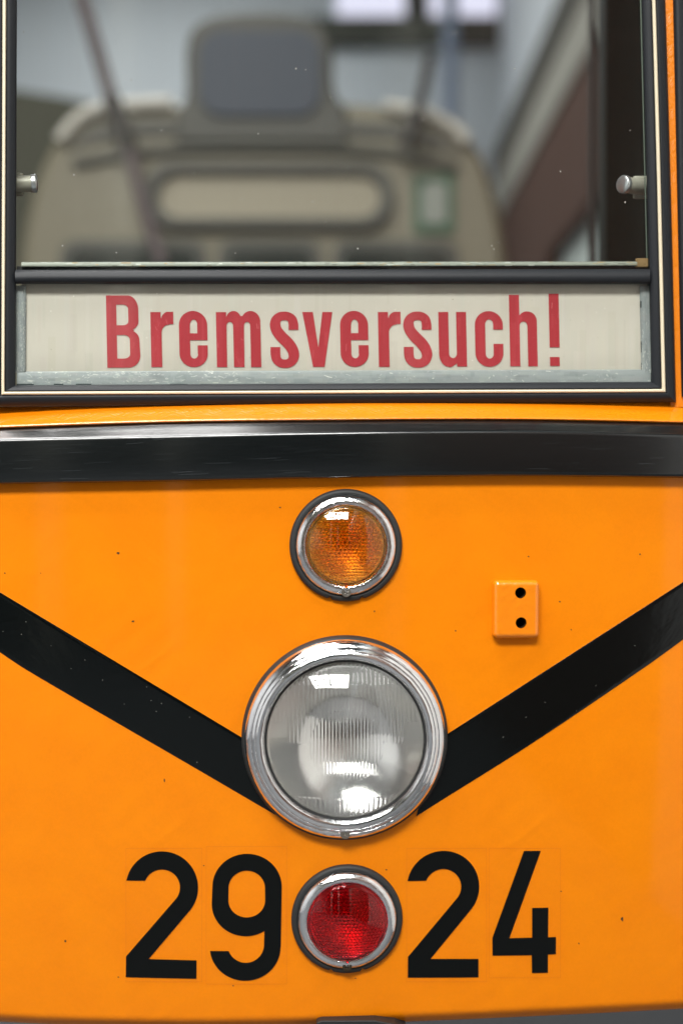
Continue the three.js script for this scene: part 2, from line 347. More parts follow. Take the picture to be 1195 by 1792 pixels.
{ // lower front panel: sheet metal with openings for lamps and socket
  const C = 240, R = 190, th = 0.003, pos = [], uv = [], idx = [];
  const holes = [[AMBER, 0.048], [HEAD, 0.092], [RED, 0.048], [H1, 0.011], [H2, 0.011]];
  for (const back of [0, 1]) for (let j = 0; j <= R; j++) for (let i = 0; i <= C; i++) {
    const px = lerp(X0, X1, i / C), t = j / R, py = lerp(along(mouldLow, px) - 30, along(panelLow, px), t);
    const curl = t > 0.985 ? -0.012 * ((t - 0.985) / 0.015) ** 2 : 0;      // bottom edge folded in
    const p = at(px, py, onBody, curl - back * th);
    pos.push(p.x, p.y, p.z); uv.push(p.x, p.y);
  }
  const W = C + 1, S = W * (R + 1), keep = (i, j) => {
    const k = (j * W + i) * 3, x = (pos[k] + pos[k + 6 - 3]) / 2, y = (pos[k + 1] + pos[k + W * 3 + 1]) / 2;
    return !holes.some(([h, r]) => (x - h.x) ** 2 + (y - h.y) ** 2 < r * r);
  };
  for (let j = 0; j < R; j++) for (let i = 0; i < C; i++) if (keep(i, j)) {
    const a = j * W + i, b = a + 1, c = a + W, e = c + 1;
    idx.push(a, c, b, b, c, e, S + a, S + b, S + c, S + b, S + e, S + c);
    if (j === R - 1) idx.push(c, S + c, e, e, S + c, S + e);
  }
  const g = new THREE.BufferGeometry();
  g.setAttribute('position', new THREE.Float32BufferAttribute(pos, 3));
  g.setAttribute('uv', new THREE.Float32BufferAttribute(uv, 2));
  g.setIndex(idx); g.computeVertexNormals();
  const fp = add(tram, 'front_panel', g, M.orange);
  // paint chips: small flakes gone from the paint
  const flakes = [[207, 968, 3.2, 2], [233, 1087, 3, 1.6], [288, 1366, 1.4, 3], [1088, 1608, 2.2, 4], [115, 1647, 2, 2], [490, 888, 2, 1.4], [655, 1070, 1.8, 1.5], [797, 1104, 1.6, 1.4], [1119, 970, 1.5, 1.5], [924, 974, 1.6, 1.3], [979, 1053, 1.8, 1.5], [999, 1102, 1.3, 1.2], [981, 1560, 1.8, 1.4], [1012, 1651, 1.5, 1.5], [208, 1710, 1.6, 1.2], [408, 1725, 1.8, 1], [72, 1003, 1, 1], [9, 1003, 2, 1], [1043, 1190, 1.5, 1], [622, 1712, 2, 1.2], [357, 1515, 1.3, 1.3], [676, 1522, 1.6, 1.2]];
  const parts = flakes.map(([px, py, w, h]) => {
    const n = 9, pts = [], p0 = at(px, py, onBody, 0.0004), id = [];
    pts.push(p0);
    for (let k = 0; k < n; k++) { const a = k / n * 2 * Math.PI, s = 0.6 + 0.6 * rnd(); pts.push(at(px + Math.cos(a) * w * s, py + Math.sin(a) * h * s, onBody, 0.0003)); id.push(0, 1 + k, 1 + (k + 1) % n); }
    const f = new THREE.BufferGeometry().setFromPoints(pts); f.setIndex(id); f.computeVertexNormals(); return f;
  });
  const ch = add(fp, 'paint_chips', mergeGeometries(parts), M.chip); ch.userData.kind = 'stuff';
}
{ // orange sill between moulding and window
  const rows = [[0, -0.030, 0], [0.12, -0.026, 0], [0.2, -0.0245, 0], [0.3, -0.021, 0], [0.55, -0.013, 0], [0.76, -0.0055, 0], [0.84, -0.0005, 0], [0.90, 0.002, 0], [0.96, 0.0015, 0], [1.0, -0.002, 0], [1.1, -0.012, 0]]
    .map(([t, off]) => ({ y: mixY(ledgeTop, mouldTop, t), off }));
  const blendFace = (x, y) => bodyZ(x, EYE + 0.1);
  add(tram, 'window_sill', band(rows, X0, X1, 170, blendFace), M.orangeThick);
}
{ // black painted moulding
  const grainTex = (() => {
    const c = document.createElement('canvas'); c.width = 1024; c.height = 256;
    const x = c.getContext('2d'); x.fillStyle = '#808080'; x.fillRect(0, 0, 1024, 256);
    for (let k = 0; k < 900; k++) { const v = 90 + rnd() * 90 | 0; x.strokeStyle = `rgba(${v},${v},${v},0.5)`; x.lineWidth = 0.5 + rnd() * 1.5; const px = rnd() * 1024, py = rnd() * 256, l = 20 + rnd() * 120; x.beginPath(); x.moveTo(px, py); x.lineTo(px + l, py + (rnd() - 0.5) * 5); x.stroke(); }
    const t = new THREE.CanvasTexture(c); t.wrapS = t.wrapT = THREE.RepeatWrapping; t.repeat.set(3, 14); return t;
  })();
  const wear = (() => {
    const c = document.createElement('canvas'); c.width = 2048; c.height = 256;
    const x = c.getContext('2d'); x.fillStyle = '#0c1011'; x.fillRect(0, 0, 2048, 256);
    for (let k = 0; k < 260; k++) { const cl = [900, 1150, 1900, 500][k % 4], v = 50 + rnd() * 80 | 0; x.strokeStyle = `rgba(${v},${v + 2},${v + 6},${0.15 + rnd() * 0.4})`; x.lineWidth = 0.5 + rnd() * 0.8; const a = cl + (rnd() + rnd() - 1) * 340, b = rnd() * 256, l = 8 + rnd() * 70; x.beginPath(); x.moveTo(a, b); x.lineTo(a + l, b - rnd() * 3); x.stroke(); }
    const t = new THREE.CanvasTexture(c); t.colorSpace = THREE.SRGBColorSpace; t.wrapS = t.wrapT = THREE.RepeatWrapping; t.repeat.set(1.1, 12); return t;
  })();
  const m = M.blackGloss.clone(); m.map = wear; m.color = col(1, 1, 1); m.bumpMap = grainTex; m.bumpScale = 0.0004;
  const face = (x, y) => bodyZ(x, EYE + 0.1);
  const rows = [
    { y: shiftY(mouldTop, -2), off: -0.006 }, { y: shiftY(mouldTop, 0), off: -0.001 }, { y: shiftY(mouldTop, 3), off: 0.002 }, { y: mixY(mouldTop, mouldEdge, 0.5), off: 0.0075 }, { y: shiftY(mouldEdge, -3), off: 0.0125 },
    { y: shiftY(mouldEdge, -1), off: 0.0145 }, { y: shiftY(mouldEdge, 2), off: 0.0158 }, { y: shiftY(mouldEdge, 6), off: 0.0162 }, { y: mixY(mouldEdge, mouldLow, 0.5), off: 0.0160 },
    { y: shiftY(mouldLow, -8), off: 0.0140 }, { y: shiftY(mouldLow, -3), off: 0.0128 }, { y: shiftY(mouldLow, 0), off: 0.0100 }, { y: shiftY(mouldLow, 0.5), off: 0.004 }, { y: shiftY(mouldLow, 0.5), off: -0.004 }];
  add(tram, 'moulding', band(rows, X0, X1, 170, face), m);
}
{ // black chevron
  const upL = [[-150, 947], [0, 1036], [421, 1289], [560, 1373]], loL = [[-150, 1036], [0, 1141], [50, 1174], [345, 1346], [480, 1425], [560, 1472]];
  const upR = [[640, 1376], [800, 1273], [1195, 1018], [1350, 917]], loR = [[640, 1487], [745, 1418], [932, 1300], [1130, 1166], [1195, 1119], [1350, 1008]];
  // the inner end of each half runs down under the headlight ring
  for (const [u, l, a, b, a2, b2] of [[upL, loL, X0, 440, X0, 482], [upR, loR, 767, X1, 728, X1]]) {
    const ts = [0, 0.004, ...Array.from({ length: 11 }, (_, k) => (k + 1) / 12), 0.996, 1];
    add(tram, 'chevron_stripe', sheet(ts.map((t) => Array.from({ length: 111 }, (_, i) => {
      const px = lerp(lerp(a, a2, t), lerp(b, b2, t), i / 110);
      return at(px, lerp(along(u, px), along(l, px), t), onBody, t === 0 || t === 1 ? -0.0004 : 0.0006);
    }))), M.stripe);
  }
}

{ // pale dust flecks caught on the black stripes
  const spots = [[46, 1088], [6, 1105], [38, 1110], [125, 1170], [149, 1155], [265, 1226], [274, 1245], [257, 1202], [218, 1232], [332, 1255], [283, 1231], [345, 1346 - 12], [1042, 1200], [953, 1229], [1008, 1244], [880, 1290], [1110, 1130], [920, 1255], [180, 1190], [90, 1130]];
  const fl = spots.map(([px, py]) => { const n = 7, pts = [at(px, py, onBody, 0.0011)], id = []; for (let k = 0; k < n; k++) { const a = k / n * 6.283, r = 0.3 + rnd() * 0.6; pts.push(at(px + Math.cos(a) * r, py + Math.sin(a) * r * 0.8, onBody, 0.0010)); id.push(0, 1 + k, 1 + (k + 1) % n); } const f = new THREE.BufferGeometry().setFromPoints(pts); f.setIndex(id); f.computeVertexNormals(); return f; });
  add(tram, 'dust_specks', mergeGeometries(fl), M.dust).userData.kind = 'stuff';
}
// ---------- lamps ----------
const frameOf = (p) => {                                          // a lamp sits square on the panel at p
  const g = new THREE.Group(), e = 0.002;
  const n = new THREE.Vector3(-(bodyZ(p.x + e, p.y) - bodyZ(p.x - e, p.y)) / (2 * e), -(bodyZ(p.x, p.y + e) - bodyZ(p.x, p.y - e)) / (2 * e), 1).normalize();
  g.position.copy(p); g.lookAt(p.clone().add(n)); return g;
};
const lathe = (pts, seg = 128) => { const g = new THREE.LatheGeometry(pts.map(([r, z]) => new THREE.Vector2(r / 1000, z / 1000)), seg); g.rotateX(Math.PI / 2); return g; };
function smoothProfile(pts, n = 60) { return new THREE.SplineCurve(pts.map(([r, z]) => new THREE.Vector2(r, z))).getPoints(n).map((v) => [v.x, v.y]); }
// closed lens of glass: front height f(x,y), back height b(x,y), radius R (all mm)
function lensGeo(R, f, b, rings, seg) {
  const pos = [0, 0, f(0, 0), 0, 0, b(0, 0)], idx = [], V = (side, j, k) => j === 0 ? side : 2 + ((j - 1) * seg + (k % seg)) * 2 + side;
  for (let j = 1; j <= rings; j++) for (let k = 0; k < seg; k++) {
    const r = R * j / rings, a = k / seg * 2 * Math.PI, x = r * Math.cos(a), y = r * Math.sin(a);
    pos.push(x, y, f(x, y), x, y, b(x, y));
  }
  for (let j = 0; j < rings; j++) for (let k = 0; k < seg; k++) for (const s of [0, 1]) {
    const a = V(s, j, k), b2 = V(s, j, k + 1), c = V(s, j + 1, k), d = V(s, j + 1, k + 1);
    const tri = j === 0 ? [[a, c, d]] : [[a, c, d], [a, d, b2]];
    for (const t of tri) s ? idx.push(t[0], t[2], t[1]) : idx.push(...t);
  }
  for (let k = 0; k < seg; k++) { const a = V(0, rings, k), b2 = V(0, rings, k + 1), c = V(1, rings, k), d = V(1, rings, k + 1); idx.push(a, c, b2, b2, c, d); }
  const g = new THREE.BufferGeometry();
  g.setAttribute('position', new THREE.Float32BufferAttribute(pos.map((v) => v / 1000), 3));
  g.setIndex(idx); g.computeVertexNormals();
  return g;
}
// closed lens built in upright columns, so that upright ribs are cut clean
function ribbedLensGeo(R, f, b, cols, rows) {
  const pos = [], idx = [], W = rows + 1, V = (s, i, j) => (s * (cols + 1) + i) * W + j;
  for (const s of [0, 1]) for (let i = 0; i <= cols; i++) for (let j = 0; j <= rows; j++) {
    const x = -R * 0.9995 + 1.999 * R * i / cols, y = Math.sqrt(R * R - x * x) * (2 * j / rows - 1);
    pos.push(x / 1000, y / 1000, (s ? b(x, y) : f(x, y)) / 1000);
  }
  for (let i = 0; i < cols; i++) for (let j = 0; j < rows; j++) {
    idx.push(V(0, i, j), V(0, i + 1, j), V(0, i + 1, j + 1), V(0, i, j), V(0, i + 1, j + 1), V(0, i, j + 1));
    idx.push(V(1, i, j), V(1, i + 1, j + 1), V(1, i + 1, j), V(1, i, j), V(1, i, j + 1), V(1, i + 1, j + 1));
  }
  const wall = (p, q, r, t) => idx.push(p, q, r, q, t, r);
  for (let i = 0; i < cols; i++) { wall(V(0, i, 0), V(1, i, 0), V(0, i + 1, 0), V(1, i + 1, 0)); wall(V(0, i + 1, rows), V(1, i + 1, rows), V(0, i, rows), V(1, i, rows)); }
  for (let j = 0; j < rows; j++) { wall(V(0, 0, j + 1), V(1, 0, j + 1), V(0, 0, j), V(1, 0, j)); wall(V(0, cols, j), V(1, cols, j), V(0, cols, j + 1), V(1, cols, j + 1)); }
  const g = new THREE.BufferGeometry();
  g.setAttribute('position', new THREE.Float32BufferAttribute(pos, 3));
  g.setIndex(idx); g.computeVertexNormals();
  return g;
}
function screw(parent, x, y, z, r, m) {                            // cross-slot screw head
  const s = new THREE.Shape(); s.absarc(0, 0, r, 0, 2 * Math.PI);
  const w = r * 0.14, l = r * 0.58, h = new THREE.Path();
  [[-w, -l], [w, -l], [w, -w], [l, -w], [l, w], [w, w], [w, l], [-w, l], [-w, w], [-l, w], [-l, -w], [-w, -w]].forEach(([a, b], i) => { const c = Math.cos(0.5), q = Math.sin(0.5), X = a * c - b * q, Y = a * q + b * c; i ? h.lineTo(X, Y) : h.moveTo(X, Y); });
  s.holes.push(h);
  const g = new THREE.ExtrudeGeometry(s, { depth: r * 0.35, bevelEnabled: true, bevelSize: r * 0.06, bevelThickness: r * 0.12, bevelSegments: 3, curveSegments: 24 });
  g.translate(x, y, z);
  const o = add(parent, 'screw', g, m);
  const c = new THREE.CylinderGeometry(r * 0.98, r * 0.98, r * 0.3, 24); c.rotateX(Math.PI / 2); c.translate(x, y, z - r * 0.1);
  return [o, add(parent, 'screw_seat', c, M.darkSteel)];
}
function smallLamp(name, label, p, mat, seedK) {
  const g = frameOf(p); g.name = name; g.userData.label = label; tram.add(g);
  // rubber ring with two drain notches near the bottom
  const ring = lathe(smoothProfile([[61, 0], [61, 2.5], [59.5, 5], [57, 6], [55.2, 5.4], [54.4, 3.2], [54.4, -1]], 40));
  const rp = ring.attributes.position;
  for (let i = 0; i < rp.count; i++) {
    const x = rp.getX(i), y = rp.getY(i), r = Math.hypot(x, y), a = Math.atan2(x, -y);
    const notch = Math.max(0, 1 - Math.abs(Math.abs(a) - 0.30) / 0.055) * (r > 0.0575 ? 1 : 0);
    if (notch > 0.3) { const s = (r - 0.0022) / r; rp.setX(i, x * s); rp.setY(i, y * s); }
  }
  ring.computeVertexNormals();
  add(g, 'rubber_ring', ring, M.gasket);
  add(g, 'chrome_bezel', lathe([[54.6, 0], ...smoothProfile([[54.6, 4.5], [54.2, 6.2], [52.5, 9.2], [49, 11.6], [45.5, 11.8], [43.4, 10.8], [42.8, 9.2]], 50), [42.6, 2]]), M.chrome);
  // moulded lens: rounded dome outside, honeycomb of small bumps inside
  const R = 43, prof = (r) => { const t = r / R; return t < 0.93 ? 26 - 10.5 * (t / 0.93) ** 2 : 15.5 - 6 * (1 - Math.sqrt(Math.max(0, 1 - ((t - 0.93) / 0.07) ** 2))); };
  const pit = 3.9;
  const bump = (x, y) => {
    const row = Math.round(y / (pit * 0.86)), xo = (row & 1) * pit / 2, cx = Math.round((x - xo) / pit) * pit + xo, cy = row * pit * 0.86;
    const q = ((x - cx) ** 2 + (y - cy) ** 2) / (pit * pit * 0.30);
    return 1.5 * Math.sqrt(Math.max(0, 1 - q));
  };
  const f = (x, y) => prof(Math.min(R, Math.hypot(x, y)));
  const b = (x, y) => { const r = Math.hypot(x, y), t = r / R; return Math.min(f(x, y) - 1.2, 23.2 - 10 * t * t) - (t < 0.9 ? bump(x, y) : 0) - (t > 0.93 ? 4 * (t - 0.93) / 0.07 : 0); };
  add(g, 'lens', lensGeo(R, f, b, 150, 420), mat);
  const nub = new THREE.SphereGeometry(0.0022, 16, 10); nub.translate(0, -0.0436, 0.0115);
  add(g, 'lens_nub', nub, mat);
  const bowl = []; for (let k = 0; k <= 30; k++) { const r = 41 * (1 - k / 30); bowl.push([Math.max(r, 0.01), -22 + 27 * (r / 41) ** 2]); }
  add(g, 'reflector', lathe(bowl, 96), M.reflector);
  const bulb = new THREE.CapsuleGeometry(0.0085, 0.008, 8, 24); bulb.rotateX(Math.PI / 2); bulb.translate(0, 0, -0.008);
  add(g, 'bulb', bulb, M.bulbGlass);
  const cap = new THREE.CylinderGeometry(0.0075, 0.0075, 0.012, 24); cap.rotateX(Math.PI / 2); cap.translate(0, 0, -0.02);
  add(g, 'bulb_base', cap, M.darkSteel);
  screw(g, 0, -0.0503, 0.0095, 0.005, seedK ? M.darkSteel : M.steel);
  return g;
}
smallLamp('amber_lamp', 'round amber lamp above the headlight', AMBER, M.amber, 0);
smallLamp('red_lamp', 'round red lamp between the painted numbers', RED, M.red, 1);
{
  const g = frameOf(HEAD); g.name = 'headlight'; g.userData.label = 'large round headlight with chrome ring and ribbed clear lens'; tram.add(g);
  add(g, 'rubber_ring', lathe(smoothProfile([[112.4, -1], [112.2, 2], [111.4, 5], [110.2, 7.2], [109, 8], [108, 6]], 24), 160), M.gasket);
  add(g, 'chrome_bezel', lathe([[109.4, 0], ...smoothProfile([[110, 3.5], [109.6, 6.5], [107.5, 11], [104.5, 14.2], [101.6, 15.6]], 24), ...smoothProfile([[101.2, 14.9], [100.6, 15.6], [98.6, 17.2], [97.4, 17.6]], 12),
    ...smoothProfile([[97.0, 16.9], [96.4, 17.6], [93.6, 18.8], [90.5, 18.4], [88.3, 16.6], [87.0, 14.2]], 30), [86.7, 12.6], [86.6, 4]], 200), M.chrome);
  add(g, 'lens_seal', lathe([[87.2, 10], [87.2, 13.4], [86.4, 14.3], [85.2, 14.0], [84.9, 12.5], [84.9, 8]], 160), M.gasket);
  const R = 85;
  const f = (x, y) => { const t = Math.hypot(x, y) / R; return 44 - 30 * t * t - (t > 0.97 ? 2 * (t - 0.97) / 0.03 : 0); };
  // ribs on the inside of the lens: centre disc, upper field, short row at the bottom
  const rib = (u, pitch) => { const q = u / pitch - Math.floor(u / pitch) - 0.5; return 0.25 - q * q; };
  const b = (x, y) => {
    const r = Math.hypot(x, y), base = f(x, y) - 4.2, yc = y + 2;
    let d = 0;
    if (r > 82) return base;
    const arc = Math.hypot(x, yc + 6);
    if (Math.hypot(x, yc) < 39) d = 3.4 * rib(x, 3.5);
    else if (y > 0 && arc < 72 && Math.abs(x) < 62) d = 3.2 * rib(x, 4.2);
    else if (arc >= 72 && y > 20) d = 2.2 * rib(x, 4.6);
    else if (y < -60) d = 1.5 * rib(x, 5.2) * (y > -79 ? 1 : 0.4);
    else d = 0;
    return base - d;
  };
  add(g, 'lens', ribbedLensGeo(R, f, b, 440, 150), M.lensGlass);
  const bowl = []; for (let k = 0; k <= 50; k++) { const r = 84.5 * (1 - k / 50); bowl.push([Math.max(r, 0.01), -46 + 54 * (r / 84.5) ** 2]); }
  add(g, 'reflector', lathe(bowl, 128), M.mirror);
  const bulb = new THREE.CapsuleGeometry(0.0075, 0.012, 8, 24); bulb.rotateX(Math.PI / 2); bulb.translate(0, 0, -0.032);
  add(g, 'bulb', bulb, M.bulbGlass);
  const bb = new THREE.CylinderGeometry(0.010, 0.012, 0.008, 24); bb.rotateX(Math.PI / 2); bb.translate(0, 0, -0.043);
  add(g, 'bulb_base', bb, M.darkSteel);
  screw(g, 0, -0.1022, 0.0142, 0.0050, M.steel);
}
// ---------- orange socket block with two holes ----------
{
  const g = frameOf(SOCK); g.name = 'socket_block'; g.userData.label = 'small orange block with two round holes'; tram.add(g);
  const inv = (p) => g.worldToLocal(p.clone()); g.updateMatrixWorld(true);
  const holes = [inv(H1), inv(H2)], ev = new Evaluator();
  let br = new Brush(new RoundedBoxGeometry(0.0508, 0.0632, 0.024, 8, 0.0058)); br.position.z = 0.002; br.updateMatrixWorld();
  for (const q of holes) { const c = new THREE.CylinderGeometry(0.0061, 0.0061, 0.06, 48); c.rotateX(Math.PI / 2); const b = new Brush(c); b.position.set(q.x, q.y, 0); b.updateMatrixWorld(); br = ev.evaluate(br, b, SUBTRACTION); }
  br.geometry.clearGroups?.();
  const P2 = br.geometry.attributes.position, U = []; for (let i = 0; i < P2.count; i++) U.push(P2.getX(i) * 1.5, P2.getY(i) * 1.5);
  br.geometry.setAttribute('uv', new THREE.Float32BufferAttribute(U, 2));
  add(g, 'block', br.geometry, M.orangeBlock);
  for (const q of holes) {
    const pts = []; for (let i = 0; i <= 28; i++) pts.push([5.6 + (i & 1 ? 0.4 : 0), 10 - i * 1.2]);
    const sl = lathe([...pts, [6, -25], [0.01, -25]], 40); sl.translate(q.x, q.y, 0);
    add(g, 'threaded_hole', sl, M.darkSteel);
  }
}
// ---------- numbers ----------
const fitted = (shape, toPx, off, edge = 0.006) => {               // a flat cut-out laid onto the curved panel
  let g = new THREE.ShapeGeometry(shape, 48).toNonIndexed();
  const p = g.attributes.position, v = new THREE.Vector3();
  for (let i = 0; i < p.count; i++) { const [px, py] = toPx(p.getX(i), p.getY(i)); v.copy(at(px, py, onBody, 0)); p.setXYZ(i, v.x, v.y, 0); }
  g.deleteAttribute('normal'); g.deleteAttribute('uv');
  g = new TessellateModifier(edge, 6).modify(g);
  const t = g.attributes.position;
  for (let i = 0; i < t.count; i++) t.setZ(i, bodyZ(t.getX(i), t.getY(i)) + off);
  g = mergeVertices(g, 1e-6); g.computeVertexNormals();
  return g;
};
function two() {
  const s = new THREE.Shape(), c = [365, 326], R = 222, r = 111;
  const a0 = Math.atan2(283 - c[1], -Math.sqrt(R * R - (283 - c[1]) ** 2)), arcPts = (rad, from, to, n = 60) => Array.from({ length: n + 1 }, (_, i) => { const a = lerp(from, to, i / n); return [c[0] + rad * Math.cos(a), c[1] + rad * Math.sin(a)]; });
  const outer = arcPts(R, -Math.PI + Math.asin((c[1] - 283) / R), 0.66);
  const inner = arcPts(r, 0.66, -Math.PI + Math.asin((c[1] - 284) / r));
  const pts = [...outer, [283, 766], [578, 774], [577, 887], [143, 877], [145, 750], ...inner];
  s.setFromPoints(pts.map(([x, y]) => new THREE.Vector2(x, y)));
  return s;
}
function nine() {
  const s = new THREE.Shape(), arc = (cx, cy, rx, ry, a, b, n = 40) => Array.from({ length: n + 1 }, (_, i) => { const t = lerp(a, b, i / n); return [cx + rx * Math.cos(t), cy + ry * Math.sin(t)]; });
  const PI = Math.PI;
  const pts = [
    ...arc(888, 322, 213, 203, PI, 2 * PI),                        // top
    [1095, 690], ...arc(876, 694, 217, 205, 0, PI * 0.965),         // right side and outer tail
    [768, 717], ...arc(880, 676, 112, 113, PI * 0.88, 0),
    [995, 580], ...arc(880, 428, 209, 197, PI * 0.31, PI),
  ];
  s.setFromPoints(pts.map(([x, y]) => new THREE.Vector2(x, y)));
  const h = new THREE.Path(); h.setFromPoints([...arc(886, 330, 112, 108, PI, 2 * PI), ...arc(886, 404, 113, 106, 0, PI)].map(([x, y]) => new THREE.Vector2(x, y)));
  s.holes.push(h);
  return s;
}
function four() {
  const s = new THREE.Shape();
  s.setFromPoints([[795, 101], [898, 101], [705, 638], [845, 634], [845, 452], [945, 450], [943, 632], [992, 630], [991, 736], [942, 738], [942, 850], [844, 852], [842, 742], [602, 745], [601, 635]].map(([x, y]) => new THREE.Vector2(x, y)));
  return s;
}
const cropL = (x, y) => [180 + x / 3.515, 1460 + y / 3.515], cropR = (x, y) => [690 + x / 3.515, 1460 + y / 3.515];
const twoR = (x, y) => { const X = x - 365, Y = y - 500, a = -0.028; return cropR(X * Math.cos(a) - Y * Math.sin(a) * 0.35 + 300, Y + X * a + 497); };
for (const [shape, map, x0, y0, x1, y1, digit] of [[two(), cropL, 221, 1484, 354, 1718, '2'], [nine(), cropL, 361, 1481, 502, 1722, '9'], [two(), twoR, 711, 1484, 851, 1718, '2'], [four(), cropR, 855, 1484, 980, 1711, '4']]) {
  const n = group(tram, 'number_decal'); n.userData.label = `black number ${digit} on clear film`;
  const f = new THREE.Shape([[x0, y0], [x1, y0], [x1, y1], [x0, y1]].map(([x, y]) => new THREE.Vector2(x, y)));
  add(n, 'film', fitted(f, (x, y) => [x, y], 0.0003, 0.008), M.film);
  const e = [], rim = 0.45; for (const [a, b, c, d] of [[x0, y0, x1, y0 + rim], [x0, y1 - rim, x1, y1], [x0, y0, x0 + rim, y1], [x1 - rim, y0, x1, y1]]) e.push(fitted(new THREE.Shape([[a, b], [c, b], [c, d], [a, d]].map(([x, y]) => new THREE.Vector2(x, y))), (x, y) => [x, y], 0.0005, 0.012));
  add(n, 'film_edge', mergeGeometries(e), M.filmEdge);
  add(n, 'digit', fitted(shape, map, 0.0008), M.digit);
}

// ---------- window: rubber frame, piping, glazing bar, panes ----------
// each line of the frame's profile runs down the left side, along the bottom and up the right side
const IN = { tl: [31, -160], lb: [28, 674], rb: [1139, 668], tr: [1117, -160] }, PI_ = { tl: [13, -160], lb: [9.5, 685], rb: [1156.5, 680.5], tr: [1134.5, -160] };
const PO = { tl: [5, -160], lb: [2.5, 691.5], rb: [1164.5, 687], tr: [1142, -160] }, OUT = { tl: [-13, -160], lb: [-15, 713], rb: [1182, 704], tr: [1158.5, -160] };
const mixL = (a, b, t) => Object.fromEntries(Object.keys(a).map((k) => [k, [lerp(a[k][0], b[k][0], t), lerp(a[k][1], b[k][1], t)]]));
const uPath = (l, off) => {
  const r = [], seg = (a, b, n, bow = 0) => { for (let i = 0; i <= n; i++) { const t = i / n; r.push(at(lerp(a[0], b[0], t) + bow * Math.sin(t * Math.PI), lerp(a[1], b[1], t), onPane, off)); } };
  seg(l.tl, l.lb, 40); seg(l.lb, l.rb, 60); seg(l.rb, l.tr, 40, 1.2);
  return r;
};
const win = group(tram, 'front_window');
win.userData.label = 'front window with black rubber frame and ivory piping';
add(win, 'rubber_frame', sheet([
  uPath(mixL(IN, PI_, 0), -0.006), uPath(mixL(IN, PI_, 0), 0.002), uPath(mixL(IN, PI_, 0.06), 0.0045), uPath(mixL(IN, PI_, 0.18), 0.006), uPath(mixL(IN, PI_, 0.5), 0.0085), uPath(mixL(IN, PI_, 0.85), 0.0095), uPath(mixL(IN, PI_, 0.97), 0.0092),
  uPath(PI_, 0.0075), uPath(mixL(PI_, PO, 0.15), 0.0055), uPath(mixL(PI_, PO, 0.85), 0.0055), uPath(PO, 0.0075), uPath(mixL(PO, OUT, 0.04), 0.0092), uPath(mixL(PO, OUT, 0.2), 0.0098), uPath(mixL(PO, OUT, 0.5), 0.0092), uPath(mixL(PO, OUT, 0.8), 0.0065), uPath(mixL(PO, OUT, 0.95), 0.0035), uPath(OUT, 0.001), uPath(OUT, -0.03)]), M.rubber);
{
  const rows = []; for (let k = 0; k <= 10; k++) { const t = k / 10; rows.push(uPath(mixL(PI_, PO, 0.04 + 0.92 * t), 0.0072 + 0.0042 * Math.sin(Math.PI * t) ** 0.5 - (Math.abs(t - 0.55) < 0.06 ? 0.0006 : 0))); }
  add(win, 'ivory_piping', sheet(rows), M.piping);
}
const hBand = (rows, x0, x1, cols = 50) => band(rows.map(([yl, yr, off]) => ({ y: [[30, yl], [1130, yr]], off })), x0, x1, cols, onPane);
add(win, 'glazing_bar', hBand([[472, 471, -0.004], [472, 471, 0.003], [474, 473, 0.0062], [479, 478, 0.0088], [485, 484, 0.0098], [490, 490, 0.0096], [494, 494.5, 0.0082], [496.5, 497, 0.0055], [497, 497.5, -0.004]], 27, 1137), M.rubber);
{
  // aluminium drip strip above the bar, worn and stained
  const c = document.createElement('canvas'); c.width = 2048; c.height = 64; const x = c.getContext('2d');
  x.fillStyle = '#757c70'; x.fillRect(0, 0, 2048, 64);
  for (let k = 0; k < 500; k++) { const v = rnd(); x.fillStyle = v < 0.5 ? `rgba(70,72,58,${0.15 + rnd() * 0.4})` : v < 0.7 ? `rgba(150,110,50,${0.2 + rnd() * 0.4})` : `rgba(225,232,220,${rnd() * 0.5})`; x.fillRect(rnd() * 2048, rnd() * 64, 2 + rnd() * 26, 1 + rnd() * 7); }
  for (const a of [170, 330, 590, 1180, 1270, 1500, 1880]) { x.fillStyle = 'rgba(110,85,40,0.6)'; x.fillRect(a, 8 + rnd() * 40, 14 + rnd() * 40, 5 + rnd() * 9); }
  const t = new THREE.CanvasTexture(c); t.colorSpace = THREE.SRGBColorSpace;
  const m = M.alloy.clone(); m.map = t; m.color = col(1, 1, 1);
  const g = hBand([[458.5, 457.5, -0.003], [459, 458, -0.0002], [460, 459, 0.0012], [466, 464, 0.0016], [467, 465, 0.0010], [467.5, 465.5, -0.003]], 38, 1114);
  ownUV(g);
  add(win, 'drip_strip', g, m);
  add(win, 'bar_channel', hBand([[466, 465, -0.0035], [472.5, 471.5, -0.0035]], 30, 1134), M.black);
  const br = new RoundedBoxGeometry(0.014, 0.010, 0.004, 3, 0.001); const p = at(1122, 460, onPane, -0.001); br.translate(p.x, p.y, p.z);
  add(win, 'brass_corner', br, std({ color: col(0.30, 0.20, 0.08), roughness: 0.6, metalness: 0.4, bumpMap: texGrime, bumpScale: 0.002 }));
}
const paneRows = (a, b, off, n = 8) => Array.from({ length: n + 1 }, (_, i) => ({ y: [[0, lerp(a, b, i / n)], [1195, lerp(a, b, i / n)]], off }));
add(win, 'upper_pane', band(paneRows(-170, 474, 0), 18, 1146, 30, onPane), M.glass);
add(win, 'lower_pane', band(paneRows(492, 680, 0), 18, 1150, 30, onPane), M.glass);
